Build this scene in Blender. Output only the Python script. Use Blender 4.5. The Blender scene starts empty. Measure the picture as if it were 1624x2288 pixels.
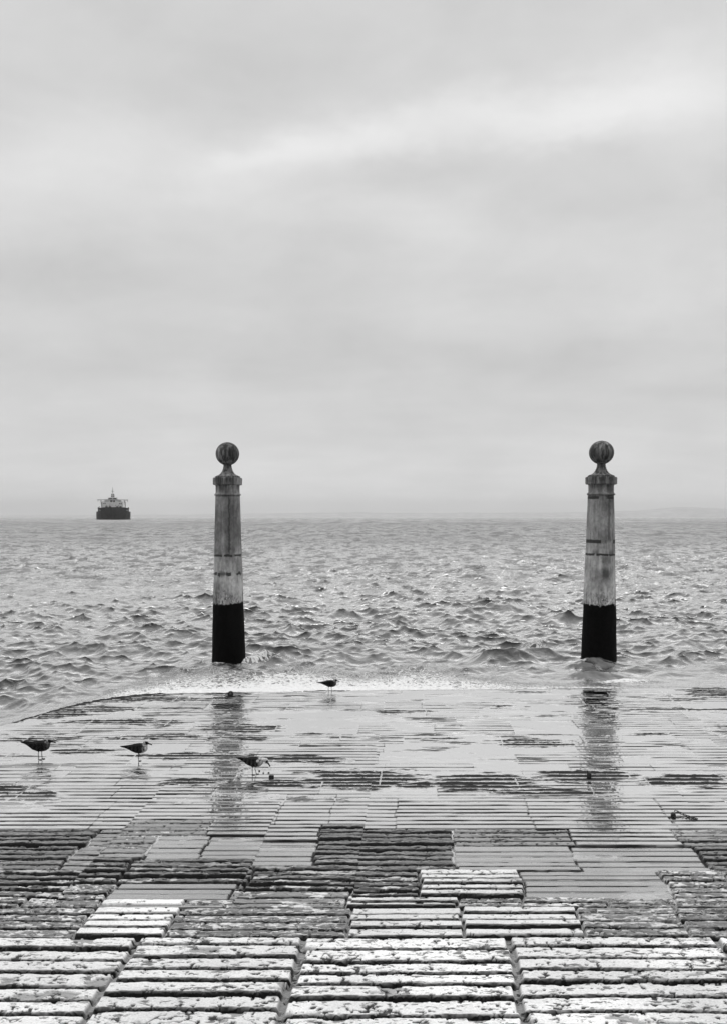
import bpy, bmesh, math
import numpy as np
from mathutils import Vector, Matrix, kdtree

sc = bpy.context.scene
COL = sc.collection

# ------------------------------------------------------------------ camera
CAMH = 3.6
cam_d = bpy.data.cameras.new("camera")
cam = bpy.data.objects.new("camera", cam_d)
COL.objects.link(cam)
cam.location = (0, 0, CAMH)
cam.rotation_euler = (math.radians(90), 0, 0)
cam_d.sensor_fit = 'VERTICAL'
cam_d.sensor_height = 36
cam_d.lens = 27.2
cam_d.shift_y = 0.0049
cam_d.clip_start = 0.1
cam_d.clip_end = 60000
sc.camera = cam
FP = 1728.7            # focal length in the pixels of a 1624 px wide view
def gp(x, y, z=0.0):   # where a sight line meets the level z (used to take positions off the photograph)
    Y = FP * (CAMH - z) / (y - 1155.0)
    return ((x - 812.0) / FP * Y, Y)

# ------------------------------------------------------------------ render settings
sc.render.engine = 'CYCLES'
sc.view_settings.view_transform = 'Standard'
sc.view_settings.look = 'None'
sc.view_settings.exposure = 0.0
sc.view_settings.gamma = 1.0
sc.cycles.use_denoising = True
sc.cycles.max_bounces = 6
sc.cycles.volume_bounces = 0

# ------------------------------------------------------------------ node helper
class NT:
    def __init__(s, tree):
        s.t = tree; s.n = tree.nodes; s.l = tree.links
    def new(s, kind, **kw):
        nd = s.n.new(kind)
        for k, v in kw.items():
            setattr(nd, k, v)
        return nd
    def put(s, sock, v):
        if hasattr(v, 'is_output') or isinstance(v, bpy.types.NodeSocket):
            s.l.new(v, sock)
        elif v is not None:
            sock.default_value = v
    def math(s, op, a, b=None, c=None, clamp=False):
        nd = s.new('ShaderNodeMath', operation=op, use_clamp=clamp)
        s.put(nd.inputs[0], a)
        if b is not None: s.put(nd.inputs[1], b)
        if c is not None: s.put(nd.inputs[2], c)
        return nd.outputs[0]
    def ramp(s, v, a, b, lo=0.0, hi=1.0):
        nd = s.new('ShaderNodeMapRange', interpolation_type='SMOOTHSTEP')
        s.put(nd.inputs[0], v); s.put(nd.inputs[1], a); s.put(nd.inputs[2], b)
        s.put(nd.inputs[3], lo); s.put(nd.inputs[4], hi)
        return nd.outputs[0]
    def mix(s, f, a, b):
        nd = s.new('ShaderNodeMix', data_type='FLOAT')
        s.put(nd.inputs[0], f); s.put(nd.inputs[2], a); s.put(nd.inputs[3], b)
        return nd.outputs[0]
    def noise(s, vec, scale, detail=4.0, rough=0.55, dist=0.0):
        nd = s.new('ShaderNodeTexNoise')
        s.put(nd.inputs['Vector'], vec)
        nd.inputs['Scale'].default_value = scale
        nd.inputs['Detail'].default_value = detail
        nd.inputs['Roughness'].default_value = rough
        nd.inputs['Distortion'].default_value = dist
        return nd.outputs['Fac']
    def voro(s, vec, scale, feature='F1'):
        nd = s.new('ShaderNodeTexVoronoi', feature=feature)
        s.put(nd.inputs['Vector'], vec)
        nd.inputs['Scale'].default_value = scale
        return nd.outputs['Distance']
    def mapv(s, vec, scale=(1, 1, 1), loc=(0, 0, 0), rot=(0, 0, 0)):
        nd = s.new('ShaderNodeMapping')
        s.put(nd.inputs[0], vec)
        nd.inputs['Scale'].default_value = scale
        nd.inputs['Location'].default_value = loc
        nd.inputs['Rotation'].default_value = rot
        return nd.outputs[0]
    def grey(s, v):
        nd = s.new('ShaderNodeCombineColor')
        for i in range(3): s.put(nd.inputs[i], v)
        return nd.outputs[0]
    def bump(s, h, strength, dist, normal=None):
        nd = s.new('ShaderNodeBump')
        s.put(nd.inputs['Strength'], strength)
        nd.inputs['Distance'].default_value = dist
        s.put(nd.inputs['Height'], h)
        if normal is not None: s.put(nd.inputs['Normal'], normal)
        return nd.outputs[0]

# ------------------------------------------------------------------ world: overcast sky
SUN_EL, SUN_AZ = math.radians(72), math.radians(12)      # high over the river, ahead of the camera
world = bpy.data.worlds.new("World")
sc.world = world
world.use_nodes = True
w = NT(world.node_tree)
w.n.clear()
wout = w.new('ShaderNodeOutputWorld')
tc = w.new('ShaderNodeTexCoord').outputs['Generated']
sep = w.new('ShaderNodeSeparateXYZ'); w.put(sep.inputs[0], tc)
dx, dy, dz = sep.outputs
sky = w.new('ShaderNodeTexSky', sky_type='NISHITA', sun_disc=False)
sky.sun_elevation = SUN_EL
sky.sun_rotation = SUN_AZ
bw = w.new('ShaderNodeRGBToBW'); w.put(bw.inputs[0], sky.outputs[0])
nish = w.math('MULTIPLY', bw.outputs[0], 0.10)
zc = w.math('ADD', w.math('MAXIMUM', dz, 0.0), 0.22)
cv = w.new('ShaderNodeCombineXYZ')
w.put(cv.inputs[0], w.math('DIVIDE', dx, zc)); w.put(cv.inputs[1], w.math('DIVIDE', dy, zc))
wn = w.noise(w.mapv(cv.outputs[0], (0.55, 1.0, 1), rot=(0, 0, 0.12)), 1.5, 5, 0.5, 0.4)
wn2 = w.noise(w.mapv(cv.outputs[0], (0.5, 1.2, 1), (3.1, 7.7, 0)), 4.0, 5, 0.55, 0.3)
wn3 = w.noise(w.mapv(tc, (1.0, 1.0, 2.2), (1.3, 2.7, 5)), 6.0, 6, 0.55, 0.3)
wv = w.new('ShaderNodeVectorMath', operation='MULTIPLY_ADD')   # warped direction for the cloud banks
wtex = w.new('ShaderNodeTexNoise'); w.put(wtex.inputs[0], w.mapv(tc, (1, 1, 2.2))); wtex.inputs['Scale'].default_value = 6.5
wtex.inputs['Detail'].default_value = 7.0; wtex.inputs['Roughness'].default_value = .6
wsub = w.new('ShaderNodeVectorMath', operation='SUBTRACT'); w.put(wsub.inputs[0], wtex.outputs['Color']); wsub.inputs[1].default_value = (.5, .5, .5)
w.put(wv.inputs[0], wsub.outputs[0]); wv.inputs[1].default_value = (0.20, 0.0, 0.085); w.put(wv.inputs[2], tc)
wdir = wv.outputs[0]
def dot(vec, c):
    nd = w.new('ShaderNodeVectorMath', operation='DOT_PRODUCT')
    w.put(nd.inputs[0], vec); nd.inputs[1].default_value = c
    return nd.outputs['Value']
val = w.math('ADD', 0.668, w.math('MULTIPLY', w.math('SUBTRACT', wn, 0.5), 0.10))
val = w.math('ADD', val, w.math('MULTIPLY', w.math('SUBTRACT', wn2, 0.5), 0.09))
val = w.math('ADD', val, w.math('MULTIPLY', w.math('SUBTRACT', wn3, 0.5), 0.19))
for px, py, sx, sy, ang, amp in [
        (1180, 265, 230, 48, 3, .15), (780, 310, 150, 36, 10, .12), (1580, 250, 160, 60, -4, .08), (1420, 190, 200, 40, 10, .04),
        (320, 350, 260, 50, -4, .075), (560, 345, 110, 24, 8, .06), (60, 440, 260, 70, 0, .05),
        (900, 490, 190, 40, -6, .055), (950, 350, 170, 38, 0, -.05), (1300, 320, 220, 30, 4, -.03),
        (600, 130, 500, 80, 0, -.02), (250, 600, 380, 70, 0, -.035), (560, 800, 520, 45, 0, -.035),
        (1300, 800, 500, 60, 0, -.03), (1500, 60, 400, 60, 0, .02), (300, 900, 300, 70, 0, .015),
        (900, 950, 700, 60, 0, -.01), (1500, 690, 200, 30, 5, .03), (1100, 600, 300, 60, 0, .015)]:
    f = Vector(((px - 812) / FP, 1, (1155 - py) / FP)).normalized()
    r = Vector((f.y, -f.x, 0)).normalized()
    u = r.cross(f)
    a = math.radians(ang)
    r2 = r * math.cos(a) + u * math.sin(a)
    u2 = u * math.cos(a) - r * math.sin(a)
    qa = dot(wdir, tuple(r2 * (FP / sx * 1.1))); qb = dot(wdir, tuple(u2 * (FP / sy * 1.1)))
    e = w.math('EXPONENT', w.math('MULTIPLY', w.math('ADD', w.math('MULTIPLY', qa, qa), w.math('MULTIPLY', qb, qb)), -0.5))
    e = w.math('MULTIPLY', e, w.math('GREATER_THAN', dot(tc, tuple(f)), 0.0))
    val = w.math('MULTIPLY_ADD', e, amp * 1.15, val)
zen = w.ramp(dz, 0.56, 0.98, 1.0, 2.9)                       # overcast skies are brightest overhead
val = w.math('MULTIPLY', val, zen)
back = w.ramp(dy, -0.5, 0.10, 0.30, 1.0)                     # low sky behind the camera dimmed on purpose, to darken camera-facing rib sides
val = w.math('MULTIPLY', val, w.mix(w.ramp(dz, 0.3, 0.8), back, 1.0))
val = w.math('MULTIPLY', val, w.ramp(dz, 0.0, .14, 1.22, 1.0))
val = w.mix(0.94, nish, val)
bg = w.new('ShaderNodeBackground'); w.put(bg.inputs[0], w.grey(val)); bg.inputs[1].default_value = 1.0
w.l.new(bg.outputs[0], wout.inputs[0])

sun_d = bpy.data.lights.new("sun", 'SUN')
sun_d.energy = 0.6
sun_d.angle = math.radians(90)
sun_d.color = (1, 0.995, 0.985)
sun = bpy.data.objects.new("sun", sun_d); COL.objects.link(sun)
sd = Vector((math.sin(SUN_AZ) * math.cos(SUN_EL), math.cos(SUN_AZ) * math.cos(SUN_EL), math.sin(SUN_EL)))
sun.rotation_euler = sd.to_track_quat('Z', 'Y').to_euler()
sun.location = (0, 0, 60)

# ------------------------------------------------------------------ general helpers
def mat(name):
    m = bpy.data.materials.new(name); m.use_nodes = True
    t = NT(m.node_tree); t.n.clear()
    out = t.new('ShaderNodeOutputMaterial'); b = t.new('ShaderNodeBsdfPrincipled')
    t.l.new(b.outputs[0], out.inputs[0])
    return m, t, b
def tagx(o, label=None, cat=None, group=None, kind=None):
    if label: o["label"] = label
    if cat: o["category"] = cat
    if group: o["group"] = group
    if kind: o["kind"] = kind
    return o
def empty(name, loc, rz=0.0):
    o = bpy.data.objects.new(name, None); COL.objects.link(o)
    o.location = loc; o.rotation_euler = (0, 0, rz); o.empty_display_size = 0.1
    return o
def link(name, me, m=None, parent=None):
    o = bpy.data.objects.new(name, me); COL.objects.link(o)
    if m: me.materials.append(m)
    if parent: o.parent = parent
    return o
def bm_obj(name, bm, m, parent=None, smooth=False):
    me = bpy.data.meshes.new(name); bm.normal_update(); bm.to_mesh(me); bm.free()
    if smooth: me.shade_smooth()
    return link(name, me, m, parent)
def box(bm, x0, x1, y0, y1, z0, z1, bev=0.0):
    r = bmesh.ops.create_cube(bm, size=1.0)
    vs = r['verts']
    for v in vs:
        v.co = Vector(((x0 + x1) / 2 + v.co.x * (x1 - x0), (y0 + y1) / 2 + v.co.y * (y1 - y0), (z0 + z1) / 2 + v.co.z * (z1 - z0)))
    if bev:
        es = list({e for v in vs for e in v.link_edges})
        bmesh.ops.bevel(bm, geom=es, offset=bev, segments=2, affect='EDGES')
def tube(bm, pts, rads, seg=8, cap=True):
    rings = []
    pts = [Vector(p) for p in pts]
    for i, p in enumerate(pts):
        d = (pts[min(i + 1, len(pts) - 1)] - pts[max(i - 1, 0)]).normalized()
        a = d.orthogonal().normalized() if i == 0 else (rings_a - d * rings_a.dot(d)).normalized()
        rings_a = a; b = d.cross(a)
        rr = rads[i] if hasattr(rads, '__len__') else rads
        rings.append([bm.verts.new(p + (a * math.cos(t) + b * math.sin(t)) * rr) for t in [2 * math.pi * k / seg for k in range(seg)]])
    for i in range(len(rings) - 1):
        for k in range(seg):
            bm.faces.new((rings[i][k], rings[i][(k + 1) % seg], rings[i + 1][(k + 1) % seg], rings[i + 1][k]))
    if cap:
        bm.faces.new(rings[0][::-1]); bm.faces.new(rings[-1])
def lathe(bm, prof, seg=64, phase=0.0, jitter=None):
    rings = []
    for r, z in prof:
        ring = []
        for k in range(seg):
            t = 2 * math.pi * k / seg + phase
            rr = r + (jitter(t, z) if jitter else 0)
            ring.append(bm.verts.new((rr * math.cos(t), rr * math.sin(t), z)))
        rings.append(ring)
    for i in range(len(rings) - 1):
        for k in range(seg):
            bm.faces.new((rings[i][k], rings[i][(k + 1) % seg], rings[i + 1][(k + 1) % seg], rings[i + 1][k]))
    bm.faces.new(rings[0][::-1]); bm.faces.new(rings[-1])

def wet_surface(t, base, wetf, rough_dry, rough_wet, normal, lo=.02, hi=.21):
    """dull body with a water surface over it whose mirror grows towards grazing angles"""
    d = t.new('ShaderNodeBsdfPrincipled')
    t.put(d.inputs['Base Color'], t.grey(base)); t.put(d.inputs['Roughness'], rough_dry)
    d.inputs['Specular IOR Level'].default_value = .25
    t.put(d.inputs['Normal'], normal)
    g = t.new('ShaderNodeBsdfGlossy'); t.put(g.inputs['Roughness'], rough_wet); t.put(g.inputs['Normal'], normal)
    g.inputs['Color'].default_value = (.97, .97, .97, 1)
    fr = t.new('ShaderNodeFresnel'); fr.inputs['IOR'].default_value = 1.33; t.put(fr.inputs['Normal'], normal)
    mr_ = t.new('ShaderNodeMapRange'); t.put(mr_.inputs[0], fr.outputs[0])
    for i_, v_ in ((1, lo), (2, hi), (3, .02), (4, 1.0)): t.put(mr_.inputs[i_], v_)
    fac = t.math('MULTIPLY', mr_.outputs[0], wetf, clamp=True)
    mx = t.new('ShaderNodeMixShader'); t.put(mx.inputs[0], fac); t.l.new(d.outputs[0], mx.inputs[1]); t.l.new(g.outputs[0], mx.inputs[2])
    out = [n for n in t.n if n.type == 'OUTPUT_MATERIAL'][0]
    t.l.new(mx.outputs[0], out.inputs[0])

# ---- numpy value noise and grids
_tabs = {}
def vn(x, y, seed=0):
    if seed not in _tabs: _tabs[seed] = np.random.RandomState(seed + 11).rand(256, 256).astype(np.float32)
    T = _tabs[seed]
    xi = np.floor(x).astype(np.int64); yi = np.floor(y).astype(np.int64)
    fx = (x - xi).astype(np.float32); fy = (y - yi).astype(np.float32)
    fx = fx * fx * (3 - 2 * fx); fy = fy * fy * (3 - 2 * fy)
    x0 = xi & 255; x1 = (xi + 1) & 255; y0 = yi & 255; y1 = (yi + 1) & 255
    return (T[x0, y0] * (1 - fx) + T[x1, y0] * fx) * (1 - fy) + (T[x0, y1] * (1 - fx) + T[x1, y1] * fx) * fy
def fbm(x, y, seed=0, o=4, g=0.5):
    s = 0; a = 1; t = 0
    for i in range(o):
        s = s + a * vn(x * 2 ** i + 17.3 * i, y * 2 ** i + 9.1 * i, seed + i); t += a; a *= g
    return s / t
def ss(a, b, x):
    t = np.clip((x - a) / (b - a), 0, 1); return t * t * (3 - 2 * t)
def grid_mesh(name, X, Y, Z, attrs, keep=None):
    nr, nc = X.shape
    me = bpy.data.meshes.new(name)
    co = np.stack([X, Y, Z], -1).reshape(-1, 3).astype(np.float32)
    idx = np.arange(nr * nc).reshape(nr, nc)
    q = np.stack([idx[:-1, :-1], idx[:-1, 1:], idx[1:, 1:], idx[1:, :-1]], -1).reshape(-1, 4)
    if keep is not None:
        k = (keep[:-1, :-1] | keep[:-1, 1:] | keep[1:, 1:] | keep[1:, :-1]).reshape(-1)
        q = q[k]
    used = np.zeros(nr * nc, bool); used[q.ravel()] = True
    remap = np.cumsum(used) - 1
    co = co[used]; q = remap[q]
    me.vertices.add(len(co)); me.vertices.foreach_set("co", co.ravel())
    me.loops.add(q.size); me.loops.foreach_set("vertex_index", q.ravel().astype(np.int32))
    me.polygons.add(len(q)); me.polygons.foreach_set("loop_start", np.arange(0, q.size, 4, dtype=np.int32))
    me.update(calc_edges=True)
    me.shade_smooth()
    for an, ch in attrs.items():
        a = me.attributes.new(an, 'FLOAT_COLOR', 'POINT')
        c = np.ones((len(co), 4), np.float32)
        for i, f in enumerate(ch): c[:, i] = np.broadcast_to(f, X.shape).reshape(-1)[used]
        a.data.foreach_set("color", c.ravel())
    return me

# ================================================================== PAVEMENT
edge_pts = sorted([(-60, 1648)] and [gp(*p) for p in [(-900, 1760), (-300, 1668), (-60, 1630), (40, 1609), (110, 1588), (180, 1570), (255, 1556), (330, 1548), (800, 1540), (1300, 1535), (1624, 1533), (2400, 1530), (4200, 1526)]])
EX = np.array([p[0] for p in edge_pts]); EY = np.array([p[1] for p in edge_pts])
def yedge(X): return np.interp(X, EX, EY)

TY = dict(   # round, dz, albedo, wet, mottle, groove width, groove depth, roughness amp, pits
    A=(.56, .010, .82, .05, .60, .042, .060, .0042, 1.1),
    W=(.30, .012, .74, .06, .26, .036, .045, .0025, .5),
    M=(.45, .004, .66, .16, .97, .034, .040, .0055, .8),
    D=(.90, .004, .042, .40, .25, .040, .045, .0095, .5),
    G=(.04, -.012, .085, .62, .06, .013, .030, .0008, .05),
    H=(.55, .000, .085, .48, .45, .022, .034, .0045, .4),
    F=(.00, .000, .055, 1.0, .00, .031, .030, .0004, .0))
TK = list(TY); TP = np.array([TY[k] for k in TK], np.float32)
SK = 0.068
# courses: far Y, near Y, ribs, slabs as (right edge px, type, dz)
C = [
 (2093, 2420, None, 'A', [(-900, 'A'), (-330, 'A'), (205, 'A'), (635, 'A'), (1168, 'A'), (1710, 'A'), (2300, 'A'), (3000, 'A')]),
 (2027, 2093, 4, 'B', [(-700, 'M'), (-250, 'M'), (186, 'M'), (381, 'W'), (776, 'M'), (1029, 'W'), (1292, 'W+'), (1520, 'M'), (1760, 'M'), (2300, 'W')]),
 (1988, 2027, 3, 'C', [(-300, 'D'), (60, 'M'), (235, 'M'), (512, 'G'), (776, 'H'), (1020, 'W'), (1160, 'M'), (1352, 'M'), (1500, 'M'), (2000, 'M')]),
 (1930, 1988, 5, 'D', [(-300, 'D'), (270, 'D'), (560, 'D'), (938, 'D'), (1163, 'W+'), (1478, 'G'), (1620, 'M'), (2100, 'M')]),
 (1877, 1930, 5, 'E', [(-300, 'D'), (170, 'D'), (330, 'H'), (452, 'G'), (706, 'G-'), (1015, 'D'), (1282, 'G'), (1560, 'G-'), (1800, 'D'), (2400, 'D')]),
 (1841, 1877, 4, 'F', [(-300, 'D'), (220, 'D'), (460, 'H'), (712, 'F'), (1010, 'D'), (1270, 'H'), (1500, 'F'), (2000, 'H')]),
 (1783, 1841, 7, 'G', [(-500, 'F'), (-60, 'H'), (235, 'F'), (625, 'F'), (740, 'F'), (885, 'F'), (1180, 'F'), (1480, 'F'), (1640, 'F'), (2500, 'H')]),
]
rs = np.random.RandomState(5)
bounds = []; ribs = []; edges = []; types = []; dzs = []
def course(y0, y1, n, slabs):
    Yf = FP * CAMH / (y0 - 1155.0); Yn = FP * CAMH / (y1 - 1155.0)
    if n is None: n = max(1, int(round((Yf - Yn) / .165)))
    ym = (y0 + y1) / 2; Ym = FP * CAMH / (ym - 1155.0)
    e = []; t = []; d = []
    for px, k in slabs:
        e.append((px - 812) / FP * Ym - SK * Ym)
        base = k.rstrip('+-'); t.append(TK.index(base)); d.append(.012 if '+' in k else (-.014 if '-' in k else rs.uniform(-.005, .005)))
    bounds.append(Yf); ribs.append(n); edges.append(e); types.append(t); dzs.append(d)
    return Yn
first = None
for y0, y1, n, nm, sl in C:
    yn = course(y0, y1, n, sl)
    if first is None: first = yn
far = [1755, 1738, 1722, 1706, 1680, 1661, 1643, 1622, 1604, 1587, 1570, 1556, 1543, 1528]
prev = 1783
for y in far:
    Yf = FP * CAMH / (y - 1155.0); Yn = FP * CAMH / (prev - 1155.0)
    n = max(1, int(round((Yf - Yn) / .128)))
    x = -14.0 + rs.uniform(0, 1.5); e = []; t = []; d = []
    while x < 16:
        x += rs.uniform(1.0, 2.1); e.append(x); t.append(TK.index('F')); d.append(rs.uniform(-.002, .002))
    bounds.append(Yf); ribs.append(n); edges.append(e); types.append(t); dzs.append(d)
    prev = y
bounds = np.array([first] + bounds)
MAXS = max(len(e) for e in edges) + 1
NCo = len(edges)

# grid: rows fine over the visible part, coarse outside; columns fan out with distance
ry = [np.linspace(-30, 3.0, 34)[:-1], np.linspace(3.0, 4.9, 60)[:-1]]
yy = [4.9]
while yy[-1] < 18.2: yy.append(yy[-1] + max(.0062, yy[-1] * .00100))
R = np.concatenate(ry + [np.array(yy)])
un = np.arange(-.575, .575, .00118)
U = np.concatenate([-np.geomspace(.59, 6, 30)[::-1], un, np.geomspace(.59, 6, 30)])
Yg, Ug = np.meshgrid(R, U, indexing='ij')
Yg = Yg.astype(np.float32); Xg = (Ug * np.maximum(Yg, 3)).astype(np.float32)

Yw = Yg + .020 * (fbm(Xg * .9, Yg * .25, 3, 3) - .5) + .006 * (vn(Xg * 6, Yg * 1.0, 8) - .5)
cell = np.interp(Xg - SK * Yg, np.arange(-40, 41, 1.0) * 1.9 + np.random.RandomState(8).uniform(-.7, .7, 81), np.arange(81.0))
cid = np.clip(np.floor(cell).astype(int), 0, 80)
hop = np.random.RandomState(21).choice([-.15, 0, 0, .14], (81, 3))
Yw = Yw + hop[cid, 0] * ss(7.18, 7.19, Yw) * (1 - ss(9.75, 9.76, Yw)) + hop[cid, 1] * ss(9.9, 9.91, Yw) * (1 - ss(12.8, 12.81, Yw)) + hop[cid, 2] * ss(12.9, 12.91, Yw)
dcell = np.minimum(cell - cid, 1 - (cell - cid)) * 1.9
ci = np.clip(np.searchsorted(bounds, Yw.ravel()).reshape(Yw.shape) - 1, 0, NCo - 1)
Y0 = bounds[ci]; Y1 = bounds[ci + 1]
nr_ = np.array(ribs)[ci]
v = np.clip((Yw - Y0) / (Y1 - Y0), -3, .9999) * nr_
pitch = (Y1 - Y0) / nr_
up = Xg - SK * Yg + .012 * (fbm(Xg * 5, Yg * 7, 12, 3) - .5)
rs_end = np.random.RandomState(3).rand(997)
sid = np.zeros(ci.shape, np.int32); dj = np.full(ci.shape, 9.0, np.float32); TI = np.zeros(ci.shape, np.int32); DZ = np.zeros(ci.shape, np.float32)
for c in range(NCo):
    m = ci == c
    if c < 7: up[m] += .045 * (rs_end[(np.floor(v[m]).astype(int) + 7 * c) % 997] - .5)
    e = np.array(edges[c]); k = np.searchsorted(e, up[m]); k = np.clip(k, 0, len(e) - 1)
    sid[m] = k + c * 40; TI[m] = np.array(types[c])[k]; DZ[m] = np.array(dzs[c])[k]
    d1 = np.abs(up[m] - e[k]); d0 = np.abs(up[m] - e[np.maximum(k - 1, 0)])
    dj[m] = np.minimum(d0, d1)
P = [TP[TI, i].copy() for i in range(9)]
rnd, dz0, alb, wet, mot, gw, gd, ra, pit = P
rv = np.random.RandomState(77).rand(4, 4000).astype(np.float32)
# per rib variation
isF0 = (TI == TK.index('F'))
rib_id = (sid * 16 + np.floor(v).astype(int)) % 4000
ribr = rv[0][rib_id]; slr = rv[1][sid % 4000]
shift = (rv[2][sid % 4000] - .5) * np.where(isF0, .1, .34)
tp = ss(0, .5, v) * ss(0, .5, nr_ - v)                  # slabs keep their outer edges, inner grooves shift
v = v + (shift + .34 * (vn(v * 1.15 + .3, sid * 5.7, 19) - .5) * np.where(isF0, .3, 1)) * tp
f = v - np.floor(v)
wav = (.022 * (fbm(Xg * 3.1, np.floor(v) * 7.7 + sid, 21, 3) - .5) + .016 * (fbm(Xg * 16, Yg * 16, 23, 3) - .5)) * ss(0, .6, rnd)
f = np.clip(f + wav / pitch, 0, 1)
# dark worn patches in the far, wet part (places of raised, ragged ribs)
patch = np.zeros(Xg.shape, np.float32)
for px, py, rx, rz_, a in [(250, 1557, 120, 11, 1.3), (110, 1594, 85, 11, 1.3), (225, 1585, 80, 7, 1.1), (395, 1563, 80, 5, 1), (540, 1627, 95, 9, 1), (300, 1615, 190, 9, .75),
        (85, 1652, 85, 7, 1), (190, 1678, 75, 7, 1), (430, 1690, 150, 8, .9), (330, 1645, 120, 6, .7), (660, 1697, 120, 9, 1), (560, 1650, 60, 5, .8), (810, 1738, 130, 22, 1), (1075, 1750, 125, 20, 1),
        (1320, 1735, 110, 16, 1), (1530, 1745, 110, 18, .95), (1180, 1660, 85, 10, 1), (620, 1752, 60, 10, .8), (40, 1795, 80, 32, .95), (0, 1765, 70, 12, .9), (1610, 1548, 90, 14, .95),
        (900, 1590, 90, 5, .75), (500, 1548, 70, 6, .9), (735, 1541, 60, 3, .9), (1180, 1546, 60, 3, .7), (1335, 1580, 60, 5, .8), (430, 1748, 70, 9, .8), (1500, 1585, 120, 4, .7),
        (1130, 1578, 60, 4, .6), (1440, 1640, 70, 4, .6), (700, 1640, 60, 4, .5), (980, 1650, 80, 3, .6), (1340, 1660, 50, 6, .7), (930, 1755, 60, 8, .8), (1230, 1772, 120, 10, .9), (700, 1785, 100, 10, .6),
        (-160, 1700, 120, 30, .9), (1760, 1640, 120, 40, .9)]:
    cx, cy = gp(px, py); hx = rx / FP * cy; hy = cy * rz_ / (py - 1155.0)
    q = ((Xg - cx) / hx) ** 2 + ((Yg - cy) / hy) ** 2
    patch = np.maximum(patch, a * np.exp(-q * .8))
edx = Xg / np.maximum(Yg, 1) * FP + 812
near_e = np.exp(-(np.clip(yedge(Xg) - Yg, 0, None) / .30) ** 2) * ss(10, 50, edx) * ss(420, 300, edx)
patch = np.maximum(patch, 1.7 * near_e)
streak = fbm(Xg * 2.2, Yg * 9.0, 31, 5, .68)
patch = ss(.36, .56, patch * .97 + (streak - .5) * 1.05) * ss(9.2, 10.2, Yg + 0 * Xg)
patch = np.maximum(patch, .8 * ss(.66, .74, fbm(Xg * .8, Yg * 5.0, 41, 4, .6)) * ss(10.6, 11.5, Yg))
bare = ss(-.5, 0.0, 0)  # placeholder zero field
isF = (TI == TK.index('F')).astype(np.float32)
# visible grooves in the film: patches of slab that stand out of it
vis = ss(.40, .56, fbm(Xg * .55 + sid * 3.3, Yg * 1.5, 51, 3) + .16 * (slr - .5) + .13 * ss(12.5, 9.3, Yg) - .07 * ss(11.5, 12.5, Yg) * ss(-3.5, -1.0, Xg))
vis = np.maximum(vis, ss(10.3, 9.4, Yg))
vis = vis * (.35 + .65 * ss(.3, .6, fbm(Xg * 2.2, Yg * 14, 53, 3)))
rnd = np.where(isF > 0, patch * .95, rnd)
gd_ = gd * np.where(isF > 0, np.maximum(vis, patch * 1.5), 1)
ra = np.where(isF > 0, .0004 + patch * .010, ra)
alb = np.where(isF > 0, alb * (1 - patch) + .022 * patch, alb)
wet = np.where(isF > 0, wet * (1 - patch) + .05 * patch, wet)
gw = np.where(isF > 0, gw * (1 - patch) + .04 * patch, gw)
lift = patch * .007 * isF
# rib profile
dg = np.minimum(f, 1 - f) * pitch                       # metres to the nearest groove centre
gwid = gw * (.75 + .5 * ribr) * (.8 + .4 * fbm(Xg * 2.5, v * 3, 61, 2))
G = 1 - ss(gwid * .32, gwid * .62, dg)
roundp = np.sqrt(np.clip(1 - (1 - 2 * np.minimum(f, 1 - f)) ** 2.4, 0, 1)) - .85
H = dz0 + DZ + (ribr - .5) * .014 * (1 - isF) + lift - gd_ * G + rnd * .026 * roundp
# worn rib ends and slab joints
jw = np.where(TI == TK.index('A'), .030, .014) * (.6 + .8 * fbm(Xg * 4, Yg * 5, 71, 3)) * np.where(isF > 0, .5, 1)
J = 1 - ss(jw * .6, jw * 1.3 + .003, dj)
jointed = np.where(isF > 0, np.maximum(vis * .8, patch), 1.0)
rough = fbm(Xg * 13, Yg * 34, 81, 4, .6) - .5
rough2 = fbm(Xg * 3.5, Yg * 9, 85, 3, .5) - .5
H = H + ra * (rough * 2.2 + rough2 * 2.0)
# broken-off rib pieces filled with grit
brk = ss(.66, .69, fbm(Xg * 2.6 + ribr * 40, v * 1.3 + 5, 91, 5, .62)) * np.where(isF > 0, 0, 1) * np.where(TI == TK.index('G'), 0, 1) * np.where(TI == TK.index('W'), .3, 1)
H = H - brk * (.014 + .02 * rough)
# pits
wn_ = vn(Xg * 9, Yg * 9, 14) * 1.2
pn = fbm(Xg * 20 + wn_, Yg * 34, 95, 3, .55); pd = fbm(Xg * 1.1, Yg * 2.6, 97, 3)
PT = ss(.69 - .15 * (pd - .35), .73 - .15 * (pd - .35), pn + (pit - 1) * .10) * (pit > .1)
cr = np.abs(fbm(Xg * 2.3 + 4, Yg * 4.5 + ribr * 9, 99, 4, .55) - .5)
CR = (1 - ss(.004, .013, cr)) * ss(.44, .5, fbm(Xg * .9, Yg * 1.7, 101, 2)) * (pit > .3)
H = H - PT * .010 - CR * .008
H = np.where(J * jointed > 0, H * (1 - J * jointed) + (np.minimum(H, 0) * .3 - .026 * np.where(isF > 0, .6, 1)) * J * jointed, H)
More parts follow.
